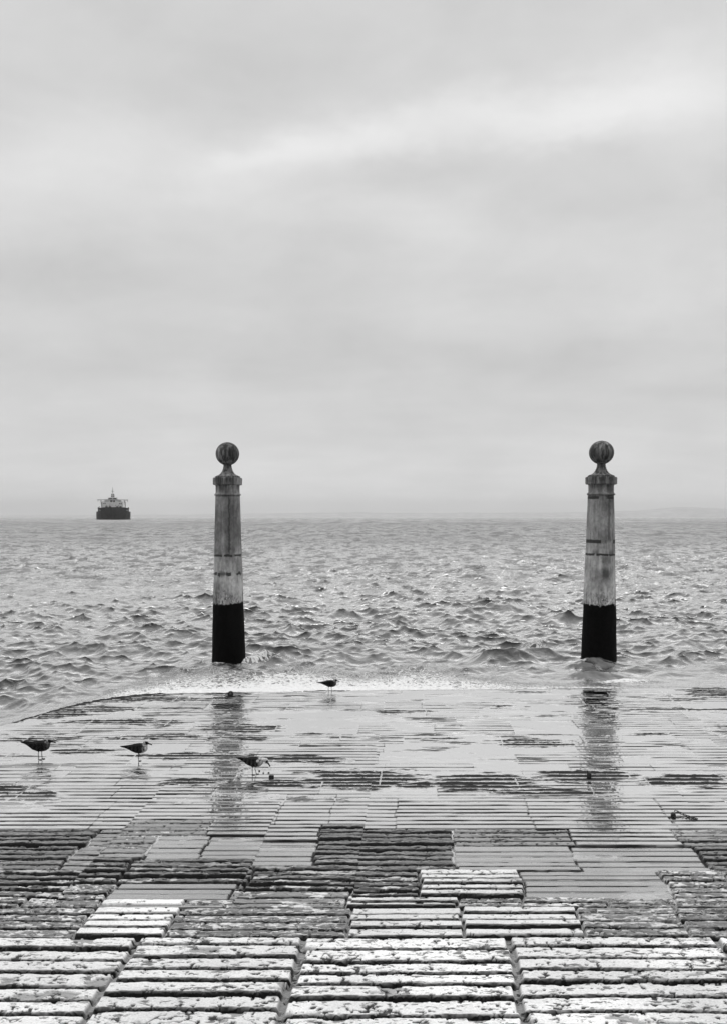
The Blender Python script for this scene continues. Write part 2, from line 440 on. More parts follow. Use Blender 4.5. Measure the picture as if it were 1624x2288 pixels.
# water lies over the low parts: everywhere far down the ramp, in ragged pools higher up
wg = ss(8.0, 9.9, Yg + 1.5 * (fbm(Xg * .55, Yg * 1.6, 141, 4, .6) - .5))
pool = ss(.50, .64, fbm(Xg * .8 + 5, Yg * 2.3, 143, 4, .55)) * ss(6.7, 7.4, Yg)
lev = np.where(isF > 0, -.0035 + .0035 * patch - .02 * ss(.35, .7, near_e), -.060 + .046 * np.maximum(wg, pool * .9))
gline = G * np.clip(vis - patch * 2, 0, 1) * isF          # open grooves in slabs that stand clear of the film
under = (H < lev) & (gline < .25) & ((isF > 0) | (np.maximum(wg, pool) > .25))
wet = np.where(isF > 0, wet * (.70 + .30 * wg), np.maximum(wet, np.where((TI == TK.index('G')) | (TI == TK.index('H')), .60 + .3 * wg, .25) * wg))
wet = np.where(under, np.where(isF > 0, wet * 0 + 1.0, .80 + .2 * wg), wet); alb = np.where(under, .055, alb)
H = np.where(under, lev, H)
dry = 1 - under
# colour
base_alb = alb * (.72 + .52 * fbm(Xg * 1.2, Yg * 2.5, 111, 4)) * (.88 + .24 * slr)
flk = ss(.56, .64, fbm(Xg * 7, Yg * 22, 113, 4, .6) + .10 * (fbm(Xg * .8, Yg * 1.5, 117, 3) - .5)) * ss(8.5, 7.3, Yg)
alb = np.where((TI == TK.index('D')) | (TI == TK.index('H')), base_alb * (1 + .8 * rough) + .60 * flk, base_alb)
alb = np.where(mot > .05, alb * (1 - .55 * brk), alb)
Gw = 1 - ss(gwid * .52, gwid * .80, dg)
shade_dirt = np.clip(np.where(isF > 0, Gw * np.clip(vis - patch * 2, 0, 1), Gw * dry), 0, 1)  # groove dirt plus shadow painted into the albedo, widened onto the rib sides
alb = alb * (1 - shade_dirt) + .010 * shade_dirt
wet = wet * (1 - shade_dirt) + .02 * shade_dirt
jd = J * jointed * np.where(isF > 0, np.clip(1 - patch * 1.5, 0, 1), dry)
grit = .10 * (.6 + .9 * fbm(Xg * 14, Yg * 20, 121, 3))
alb = alb * (1 - jd) + np.where(isF > 0, .012, grit) * jd; wet = wet * (1 - jd) + np.where(isF > 0, .05, np.where((TI == TK.index('D')) | (TI == TK.index('G')) | (TI == TK.index('H')), .08, .42)) * jd
alb = np.where((isF < 1) & ((TI == TK.index('D')) | (TI == TK.index('G')) | (TI == TK.index('H'))), alb * (1 - .75 * jd), alb)
alb = np.where(PT > 0, alb * (1 - PT * .93), alb); alb = alb * (1 - CR * .85); wet = wet * (1 - .6 * np.maximum(PT, CR))
# off-site parts of the sheet
ye = yedge(Xg)
edge_n = .10 * (fbm(Xg * 2.2, Xg * 0 + 2, 131, 3) - .5)
inside = Yg < ye + edge_n
last = np.zeros_like(inside); last[1:] = inside[:-1] & ~inside[1:]
keep = inside
drop = ~inside
Z = np.where(drop, -1.3, H)
rim = ss(.22, .0, ye + edge_n - Yg)
Z = np.where(inside, Z - .02 * rim, Z)
alb = np.where(inside, alb * (1 - rim * .6), .02)
wet = np.where(inside, wet, .3)
pav_me = grid_mesh("pavement", Xg, Yg, Z, {"pv": (alb, wet, mot * (1 - shade_dirt) * (1 - jd))}, keep)

m, t, b = mat("wet ribbed limestone")
at = t.new('ShaderNodeAttribute', attribute_name="pv")
sp = t.new('ShaderNodeSeparateColor'); t.put(sp.inputs[0], at.outputs['Color'])
A_, W_, M_ = sp.outputs
oc = t.new('ShaderNodeTexCoord').outputs['Object']
n1 = t.noise(t.mapv(oc, (.62, 2.1, 1)), 17, 6, .6, .4)
n2 = t.noise(t.mapv(oc, (1, 2.0, 1), (5, 3, 0)), 3.2, 5, .6)
n3 = t.noise(t.mapv(oc, (1, 1.8, 1)), 60, 4, .6)
thr = t.math('SUBTRACT', .80, t.math('MULTIPLY', M_, .38))
mm = t.ramp(t.math('ADD', n1, t.math('MULTIPLY', t.math('SUBTRACT', n2, .5), .55)), thr, t.math('ADD', thr, .05))
mm = t.math('MULTIPLY', mm, t.ramp(M_, .02, .2))
a2 = t.mix(mm, A_, t.math('MULTIPLY_ADD', A_, .10, .035))
a2 = t.math('MULTIPLY', a2, t.ramp(n3, .25, .75, .82, 1.15))
wv_ = t.mix(mm, W_, t.math('MAXIMUM', W_, .35))
rip = t.noise(t.mapv(oc, (1, .8, 1)), 16, 3, .5)
patchy = t.ramp(t.noise(t.mapv(oc, (.6, 1.6, 1), (9, 1, 0)), 1.1, 4, .6), .52, .64)        # wind-ruffled areas of the film
hb = t.math('ADD', t.math('MULTIPLY', n1, t.math('SUBTRACT', 1.0, W_)), t.math('MULTIPLY', n3, t.math('MULTIPLY', t.math('SUBTRACT', 1.0, W_), .25)))
nb = t.bump(hb, .8, .012)
rip = t.math('ADD', rip, t.math('MULTIPLY', t.noise(t.mapv(oc, (1, .7, 1), (4, 4, 0)), 5, 3, .5), 1.6))
riph = t.math('MULTIPLY', rip, t.math('MULTIPLY', W_, t.mix(patchy, .35, 1.0)))
nb = t.bump(riph, .75, .009, nb)
t.n.remove(b)
wet_surface(t, a2, t.ramp(wv_, .05, .95, 0, 1), .85, t.math('ADD', t.ramp(wv_, .3, 1, .38, .09), t.math('MULTIPLY', patchy, .10)), nb, .012, .125)
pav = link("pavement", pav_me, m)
tagx(pav, kind="structure")

# ================================================================== SEA
def spectrum_tile(L, N, lam, Hs, th, seed, spread=3.0, cut=None):
    k1 = 2 * np.pi * np.fft.fftfreq(N, L / N)
    KX, KY = np.meshgrid(k1, k1, indexing='ij'); K = np.hypot(KX, KY); K[0, 0] = 1
    kp = 2 * np.pi / lam
    c = (KX * math.cos(th) + KY * math.sin(th)) / K
    S = K ** -3.6 * np.exp(-1.25 * (kp / K) ** 2) * (np.abs(c) ** spread * .9 + .10)
    if cut: S = S * np.exp(-(K * cut) ** 2)
    S[0, 0] = 0
    r = np.random.RandomState(seed)
    h = np.sqrt(S) * (r.randn(N, N) + 1j * r.randn(N, N))
    z = np.fft.ifft2(h); s = Hs / 4 / z.real.std()
    return (z.real * s).astype(np.float32), (np.fft.ifft2(-1j * KX / K * h).real * s).astype(np.float32), (np.fft.ifft2(-1j * KY / K * h).real * s).astype(np.float32)
def samp(T, L, X, Y):
    N = T.shape[0]
    x = X / L * N; y = Y / L * N
    xi = np.floor(x).astype(np.int64); yi = np.floor(y).astype(np.int64)
    fx = (x - xi).astype(np.float32); fy = (y - yi).astype(np.float32)
    a = xi % N; b_ = yi % N; a1 = (a + 1) % N; b1 = (b_ + 1) % N
    return (T[a, b_] * (1 - fx) + T[a1, b_] * fx) * (1 - fy) + (T[a, b1] * (1 - fx) + T[a1, b1] * fx) * fy
s_ = np.linspace(1 / 11.0, 1 / 17500.0, 1050)
Rs = np.concatenate([np.linspace(-200, 10.6, 12), 1 / s_])
Us = np.concatenate([-np.geomspace(.60, 9, 24)[::-1], np.arange(-.59, .59, .00122), np.geomspace(.60, 9, 24)])
Ys, Uu = np.meshgrid(Rs, Us, indexing='ij')
Xs = Uu * np.maximum(Ys, 8)
step = np.gradient(Rs)[:, None] * np.ones_like(Xs)
SEA = -.15
amp_edge = .15 + .85 * ss(.3, 3.5, Ys - yedge(Xs))
Zs = np.full(Xs.shape, SEA); DX = np.zeros_like(Xs); DY = np.zeros_like(Xs)
for L, N, lam, Hs, th, seed, rot, ch, far_ in [(48.0, 1024, 3.3, .255, math.radians(250), 1, .0, 1.1, 1), (17.3, 512, .9, .078, math.radians(285), 2, .0, 1.0, 1), (260.0, 512, 13.0, .22, math.radians(262), 3, .0, .8, 1)]:
    T0, TX, TYy = spectrum_tile(L, N, lam, Hs, th, seed, 5.0, L / N * .7)
    wgt = np.exp(-(step / (lam * 1.6)) ** 2) * .75 + .25 * np.exp(-(step / (lam * 12)) ** 2)
    wgt = wgt * (amp_edge if lam < 8 else ss(2, 14, Ys - yedge(Xs)))
    # long slow modulation so groups of waves come and go
    wgt = wgt * (.40 + 1.2 * fbm(Xs / (lam * 5) + 31, Ys / (lam * 4), int(200 + lam), 2))
    Zs += samp(T0, L, Xs, Ys) * wgt
    DX += samp(TX, L, Xs, Ys) * wgt * ch; DY += samp(TYy, L, Xs, Ys) * wgt * ch
# single swells and wash near the columns
foam = np.zeros_like(Xs)
def swell(px, py, hx, hy, a, ang=0.0, skew=.0, fo=0.0, base=SEA):
    cx, cy = gp(px, py, base)
    c, s = math.cos(ang), math.sin(ang)
    ux = (Xs - cx) * c + (Ys - cy) * s; uy = -(Xs - cx) * s + (Ys - cy) * c
    wob = .18 * (fbm(ux * 1.3 + px, uy * 0 + 1, 150, 3) - .5) * 2 * hy * 2
    uy = uy + wob
    g = np.exp(-.5 * (ux / hx) ** 2) * np.exp(-.5 * np.where(uy > 0, uy / hy, uy / (hy * .55)) ** 2)
    Zs[:] = Zs + 1.35 * a * g * (.75 + .5 * fbm(Xs * 1.6, Ys * 1.6, 157, 3))
    if fo: foam[:] = np.maximum(foam, fo * np.exp(-.5 * (ux / hx) ** 2) * np.exp(-.5 * ((uy + hy * .35) / (hy * .7)) ** 2))
for q in [(445, 1400, .9, .55, .26, .05), (250, 1432, .9, .5, .10, -.03), (610, 1415, .8, .4, .13, 0), (800, 1420, 1.2, .45, .12, .05), (1090, 1372, 1.3, .7, .16, 0),
          (1190, 1478, 1.5, .38, .20, .04), (1040, 1500, 1.4, .3, .10, 0), (1270, 1388, .8, .6, .20, .1), (1340, 1512, .6, .2, .08, .0), (1560, 1420, 1.2, .5, .10, 0), (880, 1470, 1.3, .4, .12, .06),
          (120, 1500, 1.2, .4, .07, .1), (1560, 1500, 1.1, .3, .08, .1), (1180, 1330, 1.5, 1.0, .12, .0), (1345, 1490, .55, .38, .10, .15), (1290, 1497, .4, .2, .05, -.2), (508, 1486, .6, .3, .08, .0), (700, 1455, 1.0, .3, .10, -.08)]:
    swell(*q)
swell(574, 1476, .40, .12, .15, .45, fo=.80)
swell(606, 1454, .10, .26, .13, .5, fo=.85)
swell(640, 1462, .8, .30, .12, -.25)
swell(480, 1482, .35, .12, .03, .0, fo=.45)
swell(1190, 1445, .30, .22, .12, .0, fo=.5)
swell(1395, 1524, .45, .14, .05, .0, fo=1.0)
swell(1372, 1462, .30, .25, .04, .0, fo=.6)
swell(1270, 1462, .45, .12, .02, .3, fo=.6)
swell(545, 1470, .25, .15, .02, .0, fo=.7)
# surf running along the edge of the pavement
de = Ys - yedge(Xs)
lat = np.interp((Xs / np.maximum(Ys, 1)) * FP + 812, [-400, 0, 60, 200, 330, 500, 900, 1150, 1420, 1500, 2200], [.15, .15, .18, .36, .74, .95, .86, .60, .50, .20, .26])
wid = np.interp((Xs / np.maximum(Ys, 1)) * FP + 812, [-400, 60, 300, 600, 900, 1200, 1600], [.9, 1.0, 1.7, 2.1, 1.7, .7, .4]) * (.6 + .9 * fbm(Xs * .7, Xs * 0, 155, 3))
sf = np.clip(1.3 * np.exp(-(np.clip(de - .1, 0, None) / wid) ** 1.5) * lat, 0, 1.05)
foam = np.maximum(foam, sf)
Zs += .10 * (fbm(Xs * 8, Ys * 8, 163, 4) - .5) * np.clip(foam, 0, 1)
Zs += .07 * np.exp(-(de / .9) ** 2) + .03 * sf * (fbm(Xs * 3, Ys * 6, 160, 4) - .4)
# white caps on the steepest crests
caps = ss(.30, .42, (Zs - SEA)) * ss(.60, .72, fbm(Xs * .35, Ys * .22, 170, 3)) * ss(24, 45, Ys)
foam = np.maximum(foam, caps * .8)
Xq = Xs - DX; Yq = Ys - DY
# keep water away from columns' far side etc. (no cut needed) and flatten beneath the pavement
Zs = np.where(de < 0, np.minimum(Zs, -.10), Zs)
Zs = np.where(de < -.8, -.25, Zs)
sea_me = grid_mesh("sea", Xq, Yq, Zs, {"sv": (foam, np.clip((Zs - SEA) * 2 + .5, 0, 1), 0 * foam)})
m, t, b = mat("choppy river water")
at = t.new('ShaderNodeAttribute', attribute_name="sv")
sp = t.new('ShaderNodeSeparateColor'); t.put(sp.inputs[0], at.outputs['Color'])
Fo = sp.outputs[0]
geo = t.new('ShaderNodeNewGeometry').outputs['Position']
l1 = t.noise(t.mapv(geo, (1, 1.5, 0)), 5.5, 6, .68, .6)
l2 = t.noise(t.mapv(geo, (1, 2.6, 0), (3, 1, 0)), 14, 5, .65, .8)
rdg = t.math('ABSOLUTE', t.math('SUBTRACT', l1, .5))
lace = t.math('ADD', t.math('MULTIPLY', t.ramp(rdg, 0.0, .12, 1.0, 0.0), .45), t.math('MULTIPLY', l2, .75))
thr = t.math('SUBTRACT', .92, t.math('MULTIPLY', Fo, .72))
fm = t.math('MULTIPLY', t.ramp(lace, thr, t.math('ADD', thr, .14)), t.ramp(Fo, .05, .3))
# sparse far white caps
cap = t.noise(t.mapv(geo, (.13, .05, 0), (7, 2, 0)), 1.0, 5, .7)
sy = t.new('ShaderNodeSeparateXYZ'); t.put(sy.inputs[0], geo)
capm = t.math('MULTIPLY', t.ramp(cap, .70, .74), t.ramp(sy.outputs[1], 60, 160))
fm = t.math('MAXIMUM', fm, t.math('MULTIPLY', capm, .7))
# ripples, finer ones near and coarser ones that still read far away
b1 = t.noise(t.mapv(geo, (1, 1.5, .3)), 8, 6, .7, .3)
b2 = t.noise(t.mapv(geo, (1, 1.6, .3), (2, 5, 0)), 2.3, 4, .6, .4)
b3 = t.noise(t.mapv(geo, (.7, 1.6, .3), (8, 5, 0)), .55, 5, .62, .3)
b4 = t.noise(t.mapv(geo, (.6, 1.4, .3), (1, 9, 0)), .10, 5, .65)
nb = t.bump(b4, t.ramp(sy.outputs[1], 90, 500), 6.0)
nb = t.bump(b3, t.ramp(sy.outputs[1], 40, 150, .0, 1.0), .9, nb)
nb = t.bump(b2, t.ramp(sy.outputs[1], 20, 60, .25, .9), .16, nb)
nb = t.bump(b1, .7, .022, nb)
nb = t.bump(t.math('MULTIPLY', l2, fm), .8, .05, nb)
t.n.remove(b)
# wind-ruffled streaks: unresolved ripples that mirror less of the sky
r1 = t.ramp(t.noise(t.mapv(geo, (.7, .55, 0), (3, 3, 0)), 1.0, 5, .65, .3), .44, .60)
r2 = t.ramp(t.noise(t.mapv(geo, (.27, .10, 0), (6, 1, 0)), 1.0, 6, .7, .3), .44, .60)
r3 = t.ramp(t.noise(t.mapv(geo, (.07, .011, 0), (2, 8, 0)), 1.0, 6, .72, .3), .44, .60)
ruf = t.mix(t.ramp(sy.outputs[1], 80, 170), r1, r2)
ruf = t.mix(t.ramp(sy.outputs[1], 250, 600), ruf, r3)
ruf = t.math('MULTIPLY', ruf, t.ramp(sy.outputs[1], 24, 60, 0, .62))
wetf = t.math('MULTIPLY', t.math('SUBTRACT', 1.0, fm), t.math('SUBTRACT', 1.0, ruf))
wet_surface(t, t.mix(fm, .085, .9), wetf, .8, t.ramp(sy.outputs[1], 60, 700, .05, .30), nb, .02, .25)
sea = link("sea", sea_me, m)
tagx(sea, kind="structure")

# ================================================================== FAR SHORE
hx = np.linspace(-17000, 17000, 340)
pxx = hx / 16000 * FP + 812
ht = np.interp(pxx, [-1200, 0, 500, 800, 1100, 1350, 1450, 1530, 1580, 1624, 1700, 2300], [18, 22, 40, 62, 58, 66, 92, 110, 128, 120, 110, 60])
ht = ht * (1.45 + .55 * fbm(hx / 600, hx * 0, 180, 4))
Yh = np.array([16000, 16400, 17000, 17400])[:, None] * np.ones(len(hx)); Xh = hx[None] * np.ones((4, 1))
Zh = np.stack([0 * ht - 3, ht * .72, ht, ht * .5]); Zh[0] = -3
hills_me = grid_mesh("hills", Xh, Yh, Zh, {})
m, t, b = mat("far shore"); b.inputs['Roughness'].default_value = .9
oc = t.new('ShaderNodeTexCoord').outputs['Object']
t.put(b.inputs['Base Color'], t.grey(t.ramp(t.noise(oc, .006, 5), .35, .7, .46, .60)))
tagx(link("hills", hills_me, m), kind="structure")

# ================================================================== COLUMNS
def column_mat(name, seed, zk, bands, streaks):
    """zk scales the tone; bands = dark joint bands (z, half height, wobble); streaks = vertical stains (angle x, width, z0, z1)"""
    m, t, b = mat(name)
    oc = t.new('ShaderNodeTexCoord').outputs['Object']
    s = t.new('ShaderNodeSeparateXYZ'); t.put(s.inputs[0], oc)
    x, y, z = s.outputs
    off = (seed * 3.1, seed * 1.7, seed)
    big = t.noise(t.mapv(oc, (1.4, 1.4, .9), off), 1.6, 5, .6)
    vert = t.noise(t.mapv(oc, (9, 9, .7), off), 1.3, 5, .6)
    fine = t.noise(t.mapv(oc, (1, 1, .6), off), 16, 6, .65)
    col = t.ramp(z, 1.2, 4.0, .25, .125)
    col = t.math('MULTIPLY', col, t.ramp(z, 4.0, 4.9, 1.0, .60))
    stk = t.ramp(t.noise(t.mapv(oc, (7, 7, .9), (seed, 9, 1)), 1.6, 5, .65), .42, .58, .38, 1.55)
    col = t.math('MULTIPLY', col, t.mix(t.ramp(z, 3.9, 4.7), 1.0, stk))
    col = t.math('MULTIPLY', col, t.ramp(big, .32, .68, .55, 1.35))
    col = t.math('MULTIPLY', col, t.ramp(vert, .35, .65, .75, 1.15))
    col = t.math('MULTIPLY', col, t.ramp(fine, .3, .7, .75, 1.2))
    # flaked pale and dark chips just above the weed line
    chips = t.ramp(t.noise(t.mapv(oc, (1, 1, .45), off), 26, 4, .6), .50, .56)
    near = t.ramp(t.math('ADD', z, t.math('MULTIPLY', big, .5)), 1.55, 2.15, 1.0, 0.0)
    col = t.mix(t.math('MULTIPLY', chips, near), col, .03)
    col = t.mix(t.math('MULTIPLY', t.ramp(t.noise(t.mapv(oc, (1, 1, .7), off), 20, 5, .6), .60, .64), near), col, .42)
    # small pits all over
    pits = t.ramp(t.noise(t.mapv(oc, (1, 1, .6), (seed, 4, 2)), 22, 3, .6), .69, .73)
    col = t.mix(t.math('MULTIPLY', pits, .85), col, .015)
    wob = t.noise(t.mapv(oc, (1, 1, 1), off), 9, 4, .6)
    part = t.noise(t.mapv(oc, (1, 1, .2), (seed * 2, 1, 5)), 4, 3, .6)
    for bz, bh, wb, lo in bands:
        d = t.math('ABSOLUTE', t.math('SUBTRACT', t.math('ADD', z, t.math('MULTIPLY', t.math('SUBTRACT', wob, .5), wb)), bz))
        k = t.ramp(d, bh * .7, bh * 1.3, 1.0, 0.0)
        k = t.math('MULTIPLY', k, t.ramp(part, lo, lo + .06))
        col = t.mix(t.math('MULTIPLY', k, .93), col, .012)
    for sx, sw, z0, z1, dark in streaks:
        d = t.math('ABSOLUTE', t.math('SUBTRACT', t.math('ADD', x, t.math('MULTIPLY', t.math('SUBTRACT', wob, .5), .12)), sx))
        k = t.math('MULTIPLY', t.ramp(d, sw * .6, sw * 1.2, 1.0, 0.0), t.math('MULTIPLY', t.ramp(z, z0 - .08, z0 + .08), t.ramp(z, z1 - .08, z1 + .08, 1.0, 0.0)))
        col = t.mix(t.math('MULTIPLY', k, dark), col, .022)
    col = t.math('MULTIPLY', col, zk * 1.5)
    ragged = t.math('ADD', t.math('MULTIPLY', t.noise(t.mapv(oc, (1, 1, .5), off), 18, 5, .65), .24), t.math('MULTIPLY', big, .20))
    weed = t.ramp(t.math('SUBTRACT', z, ragged), 1.14, 1.17, 1.0, 0.0)
    wt = t.noise(oc, 30, 4, .6)
    col = t.mix(weed, col, t.ramp(wt, .3, .8, .0015, .006))
    t.put(b.inputs['Base Color'], t.grey(col))
    t.put(b.inputs['Roughness'], t.mix(weed, .8, .9))
    t.put(b.inputs['Specular IOR Level'], t.mix(weed, .35, .12))
    h = t.math('ADD', t.math('MULTIPLY', fine, .6), t.math('MULTIPLY', pits, -.5))
    h = t.math('ADD', h, t.math('MULTIPLY', weed, wt))
    t.put(b.inputs['Normal'], t.bump(h, .7, .02))
    return m

def build_column(loc, lean, label, material, dark_mat, k=1.0):
    root = empty("stone_column", loc)
    root.rotation_euler = (0, lean, 0)
    tagx(root, label, "column", "stone columns standing in the river")
    jit = lambda a, z: .003 * math.sin(a * 5 + z * 3) + .0025 * math.sin(a * 11 - z * 7)
    bm = bmesh.new()
    n = 60
    prof = [(.476 + (.315 - .476) * ((z + 1.6) / 5.76), z) for z in [-1.6 + i * 5.76 / n for i in range(n + 1)]]
    lathe(bm, prof, 72, jitter=jit)
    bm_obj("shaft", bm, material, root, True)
    bm = bmesh.new()
    lathe(bm, [(.30, 4.155), (.336, 4.162), (.343, 4.178), (.340, 4.196), (.318, 4.215), (.309, 4.235), (.309, 4.41), (.325, 4.432)], 72)
    bm_obj("neck_band", bm, material, root, True)
    bm = bmesh.new()
    lathe(bm, [(.36, 4.433), (.384, 4.445), (.387, 4.60), (.375, 4.624), (.34, 4.628)], 8, math.radians(22.5))
    bm_obj("collar", bm, dark_mat, root)
    bm = bmesh.new()
    lathe(bm, [(.325, 4.627), (.325, 4.655), (.300, 4.668), (.232, 4.695), (.182, 4.735), (.148, 4.785), (.124, 4.84), (.108, 4.90), (.102, 4.985)], 56)
    bm_obj("pedestal", bm, dark_mat, root, True)
    bm = bmesh.new()
    nz = 40
    lathe(bm, [(max(.304 * math.sin(math.pi * i / nz), .002), 5.25 - .304 * math.cos(math.pi * i / nz)) for i in range(nz + 1)], 64)
    bm_obj("ball", bm, dark_mat, root, True)
    root.scale = (k, k, 1)
    return root
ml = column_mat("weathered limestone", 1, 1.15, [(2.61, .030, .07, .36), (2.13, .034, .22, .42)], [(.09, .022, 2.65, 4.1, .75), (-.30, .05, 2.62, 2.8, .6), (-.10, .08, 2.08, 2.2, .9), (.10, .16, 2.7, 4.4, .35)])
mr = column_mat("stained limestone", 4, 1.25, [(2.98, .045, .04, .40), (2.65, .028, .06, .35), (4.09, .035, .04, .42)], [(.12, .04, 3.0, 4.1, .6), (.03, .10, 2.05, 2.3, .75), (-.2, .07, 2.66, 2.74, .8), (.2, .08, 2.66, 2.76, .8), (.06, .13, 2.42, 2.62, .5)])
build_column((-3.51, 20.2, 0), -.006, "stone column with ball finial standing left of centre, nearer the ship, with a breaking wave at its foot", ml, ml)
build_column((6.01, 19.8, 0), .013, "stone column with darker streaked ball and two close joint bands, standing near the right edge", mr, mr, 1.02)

# ================================================================== SHIP
def pmat(name, v, rough=.6, var=.25, sc_=.4):
    m, t, b = mat(name)
    oc = t.new('ShaderNodeTexCoord').outputs['Object']
    n = t.noise(t.mapv(oc, (1, 1, .35)), sc_, 5, .6)
    t.put(b.inputs['Base Color'], t.grey(t.math('MULTIPLY', t.ramp(n, .3, .7, 1 - var, 1 + var), v)))
    b.inputs['Roughness'].default_value = rough
    return m
m_hull = pmat("dark hull paint", .012, .75)
m_white = pmat("white ship paint", .72, .5, .1)
m_wgrey = pmat("grey ship paint", .35, .6)
m_black = pmat("dark window glass", .006, .25)
SX, SY = (254.5 - 812) / FP * 1100, 1100.0
ship = empty("cargo_ship", (SX, SY, 0), math.atan2(-SX, SY) )
tagx(ship, "large cargo ship seen bow on at the horizon, black hull and white superstructure", "ship")
# hull: bow at y=0 (towards the camera), stern at y=+230
def hull(bm, secs):
    rings = []
    for y, hw_top, hw_bot, zt, zb in secs:
        rings.append([bm.verts.new(p) for p in [(-hw_top, y, zt), (-(hw_top * .55 + hw_bot * .45), y, zt * .45), (-hw_bot, y, zb), (hw_bot, y, zb), (hw_top * .55 + hw_bot * .45, y, zt * .45), (hw_top, y, zt)]])
    for i in range(len(rings) - 1):
        for k in range(6):
            bm.faces.new((rings[i][k], rings[i][(k + 1) % 6], rings[i + 1][(k + 1) % 6], rings[i + 1][k]))
    bm.faces.new(rings[0]); bm.faces.new(rings[-1][::-1])
bm = bmesh.new()
hull(bm, [(0, 3, .6, 12.2, -3), (5, 12, 6, 12, -3), (14, 19.0, 14, 11.7, -3), (28, 23.0, 20.5, 11.5, -3), (50, 24.3, 24, 11.3, -3), (210, 24.3, 24, 11.3, -3), (232, 20, 15, 11.3, -3)])
bm_obj("hull", bm, m_hull, ship)
bm = bmesh.new()
hull(bm, [(-3, 3, 2.6, 17.6, 12.0), (3, 12.5, 10.0, 17.2, 12.2), (10, 18.5, 15.5, 16.8, 11.9), (20, 21.6, 19.0, 16.4, 11.6), (30, 21.6, 21.2, 16.2, 11.4)])
for sgn in (-1, 1):
    box(bm, sgn * 20.7 - .8, sgn * 20.7 + .8, 12, 30, 16.2, 17.4)
bm_obj("forecastle", bm, m_hull, ship)
for sx_, nm in ((-18.6, 1), (18.8, 1)):
    bm = bmesh.new(); box(bm, sx_ - 1.3, sx_ + 1.3, 8.5, 12.0, 12.8, 13.8, .1); bm_obj("hawse_plate", bm, m_wgrey, ship)
for x0, x1 in ((-16.5, -11), (11.5, 17)):
    bm = bmesh.new(); box(bm, x0, x1, 18, 19, 16.3, 17.8); bm_obj("rail_screen", bm, m_wgrey, ship)
for x_ in (-9.6, 9.6, -5.0, 5.2):
    bm = bmesh.new(); box(bm, x_ - 1.3, x_ + 1.3, 14, 17, 16.2, 18.2, .3); tube(bm, [(x_ - 1.6, 15, 18.4), (x_ + 1.6, 15, 18.4)], .8, 10); bm_obj("winch", bm, m_hull, ship)
bm = bmesh.new(); tube(bm, [(-1, 20, 17), (-1, 20, 24)], [.5, .3], 8); bm_obj("foremast", bm, m_white, ship)
bm = bmesh.new(); tube(bm, [(-19.5, 25, 16), (-19.5, 25, 19.3)], [.35, .2], 6); bm_obj("flag_staff", bm, m_hull, ship)
K = 1.165    # the bridge stands 180 m behind the bow
def sb(nm, mt, bxs, bev=.15):
    bm = bmesh.new()
    for x0, x1, z0, z1, y0, y1 in bxs: box(bm, (x0 - 1) * K, (x1 - 1) * K, y0, y1, 3.6 + (z0 - 3.6) * K, 3.6 + (z1 - 3.6) * K, bev)
    return bm_obj(nm, bm, mt, ship)
sup = sb("superstructure", m_white, [(-14.2, 14.2, 10, 24.4, 180, 205), (-11.0, 11.0, 24.4, 27.4, 182, 203)])
sb("bridge_wing", m_wgrey, [(-20.6, 20.6, 27.4, 28.3, 181, 188)])
for q in [(-20.4, -19.4, 25.4, 27.4, 182, 186), (19.4, 20.4, 25.4, 27.4, 182, 186), (-16.5, -15.2, 22.5, 27.4, 183, 186), (15.2, 16.5, 22.5, 27.4, 183, 186)]: sb("wing_strut", m_white, [q])
sb("wheelhouse", m_white, [(-6.5, 6.5, 28.3, 31.2, 182, 196)])
for x0, x1 in ((-5.6, -.6), (.6, 5.0)): sb("bridge_window", m_black, [(x0, x1, 29.0, 30.2, 181.7, 182.1)], 0)
for x0, x1 in ((-3.5, -.5), (.6, 3.0)): sb("front_window", m_black, [(x0, x1, 24.8, 27.0, 181.7, 182.1)], 0)
for x0, x1 in ((-12.9, -11.6), (-10.8, -9.5), (8.6, 9.8), (10.9, 12.0)): sb("cabin_window", m_black, [(x0, x1, 22.0, 23.2, 179.7, 180.1)], 0)
for zz in (13.5, 16.5, 19.5):
    for x0 in (-9, -5, -1, 3, 7): sb("cabin_window", m_wgrey, [(x0, x0 + 1.6, zz, zz + 1.1, 179.7, 180.1)], 0)
tw = sb("radar_tower", m_white, [(-2.2, 2.2, 31.2, 36.8, 186, 192), (-.9, .9, 36.8, 38.0, 188, 190)])
for x0, z0 in ((-1.9, 32.0), (.6, 32.0), (-1.9, 34.3), (.6, 34.3)): sb("tower_window", m_black, [(x0, x0 + 1.4, z0, z0 + 1.4, 185.7, 186.1)], 0)
bm = bmesh.new()
x_, z_ = -1 * K - .3, 3.6
zz = lambda z: 3.6 + (z - 3.6) * K
tube(bm, [(x_, 189, zz(37.8)), (x_, 189, zz(46))], [.5, .22], 8)
tube(bm, [(x_ - 2.4, 189, zz(40.0)), (x_ + 2.4, 189, zz(40.0))], .35, 6)
tube(bm, [(x_ - 1.5, 189, zz(42.0)), (x_ + 1.5, 189, zz(42.0))], .3, 6)
bm_obj("mast", bm, m_wgrey, ship)
for sx_ in (-17.5, 17.5):
    bm = bmesh.new()
    tube(bm, [(sx_, 110, 11), (sx_, 110, 27.5)], [.9, .7], 8); tube(bm, [(sx_, 110, 27), (sx_ * .35, 112, 28.2)], .45, 8); tube(bm, [(sx_, 110, 22), (sx_ * .62, 112, 27.6)], .2, 6)
    bm_obj("deck_crane", bm, m_wgrey, ship)

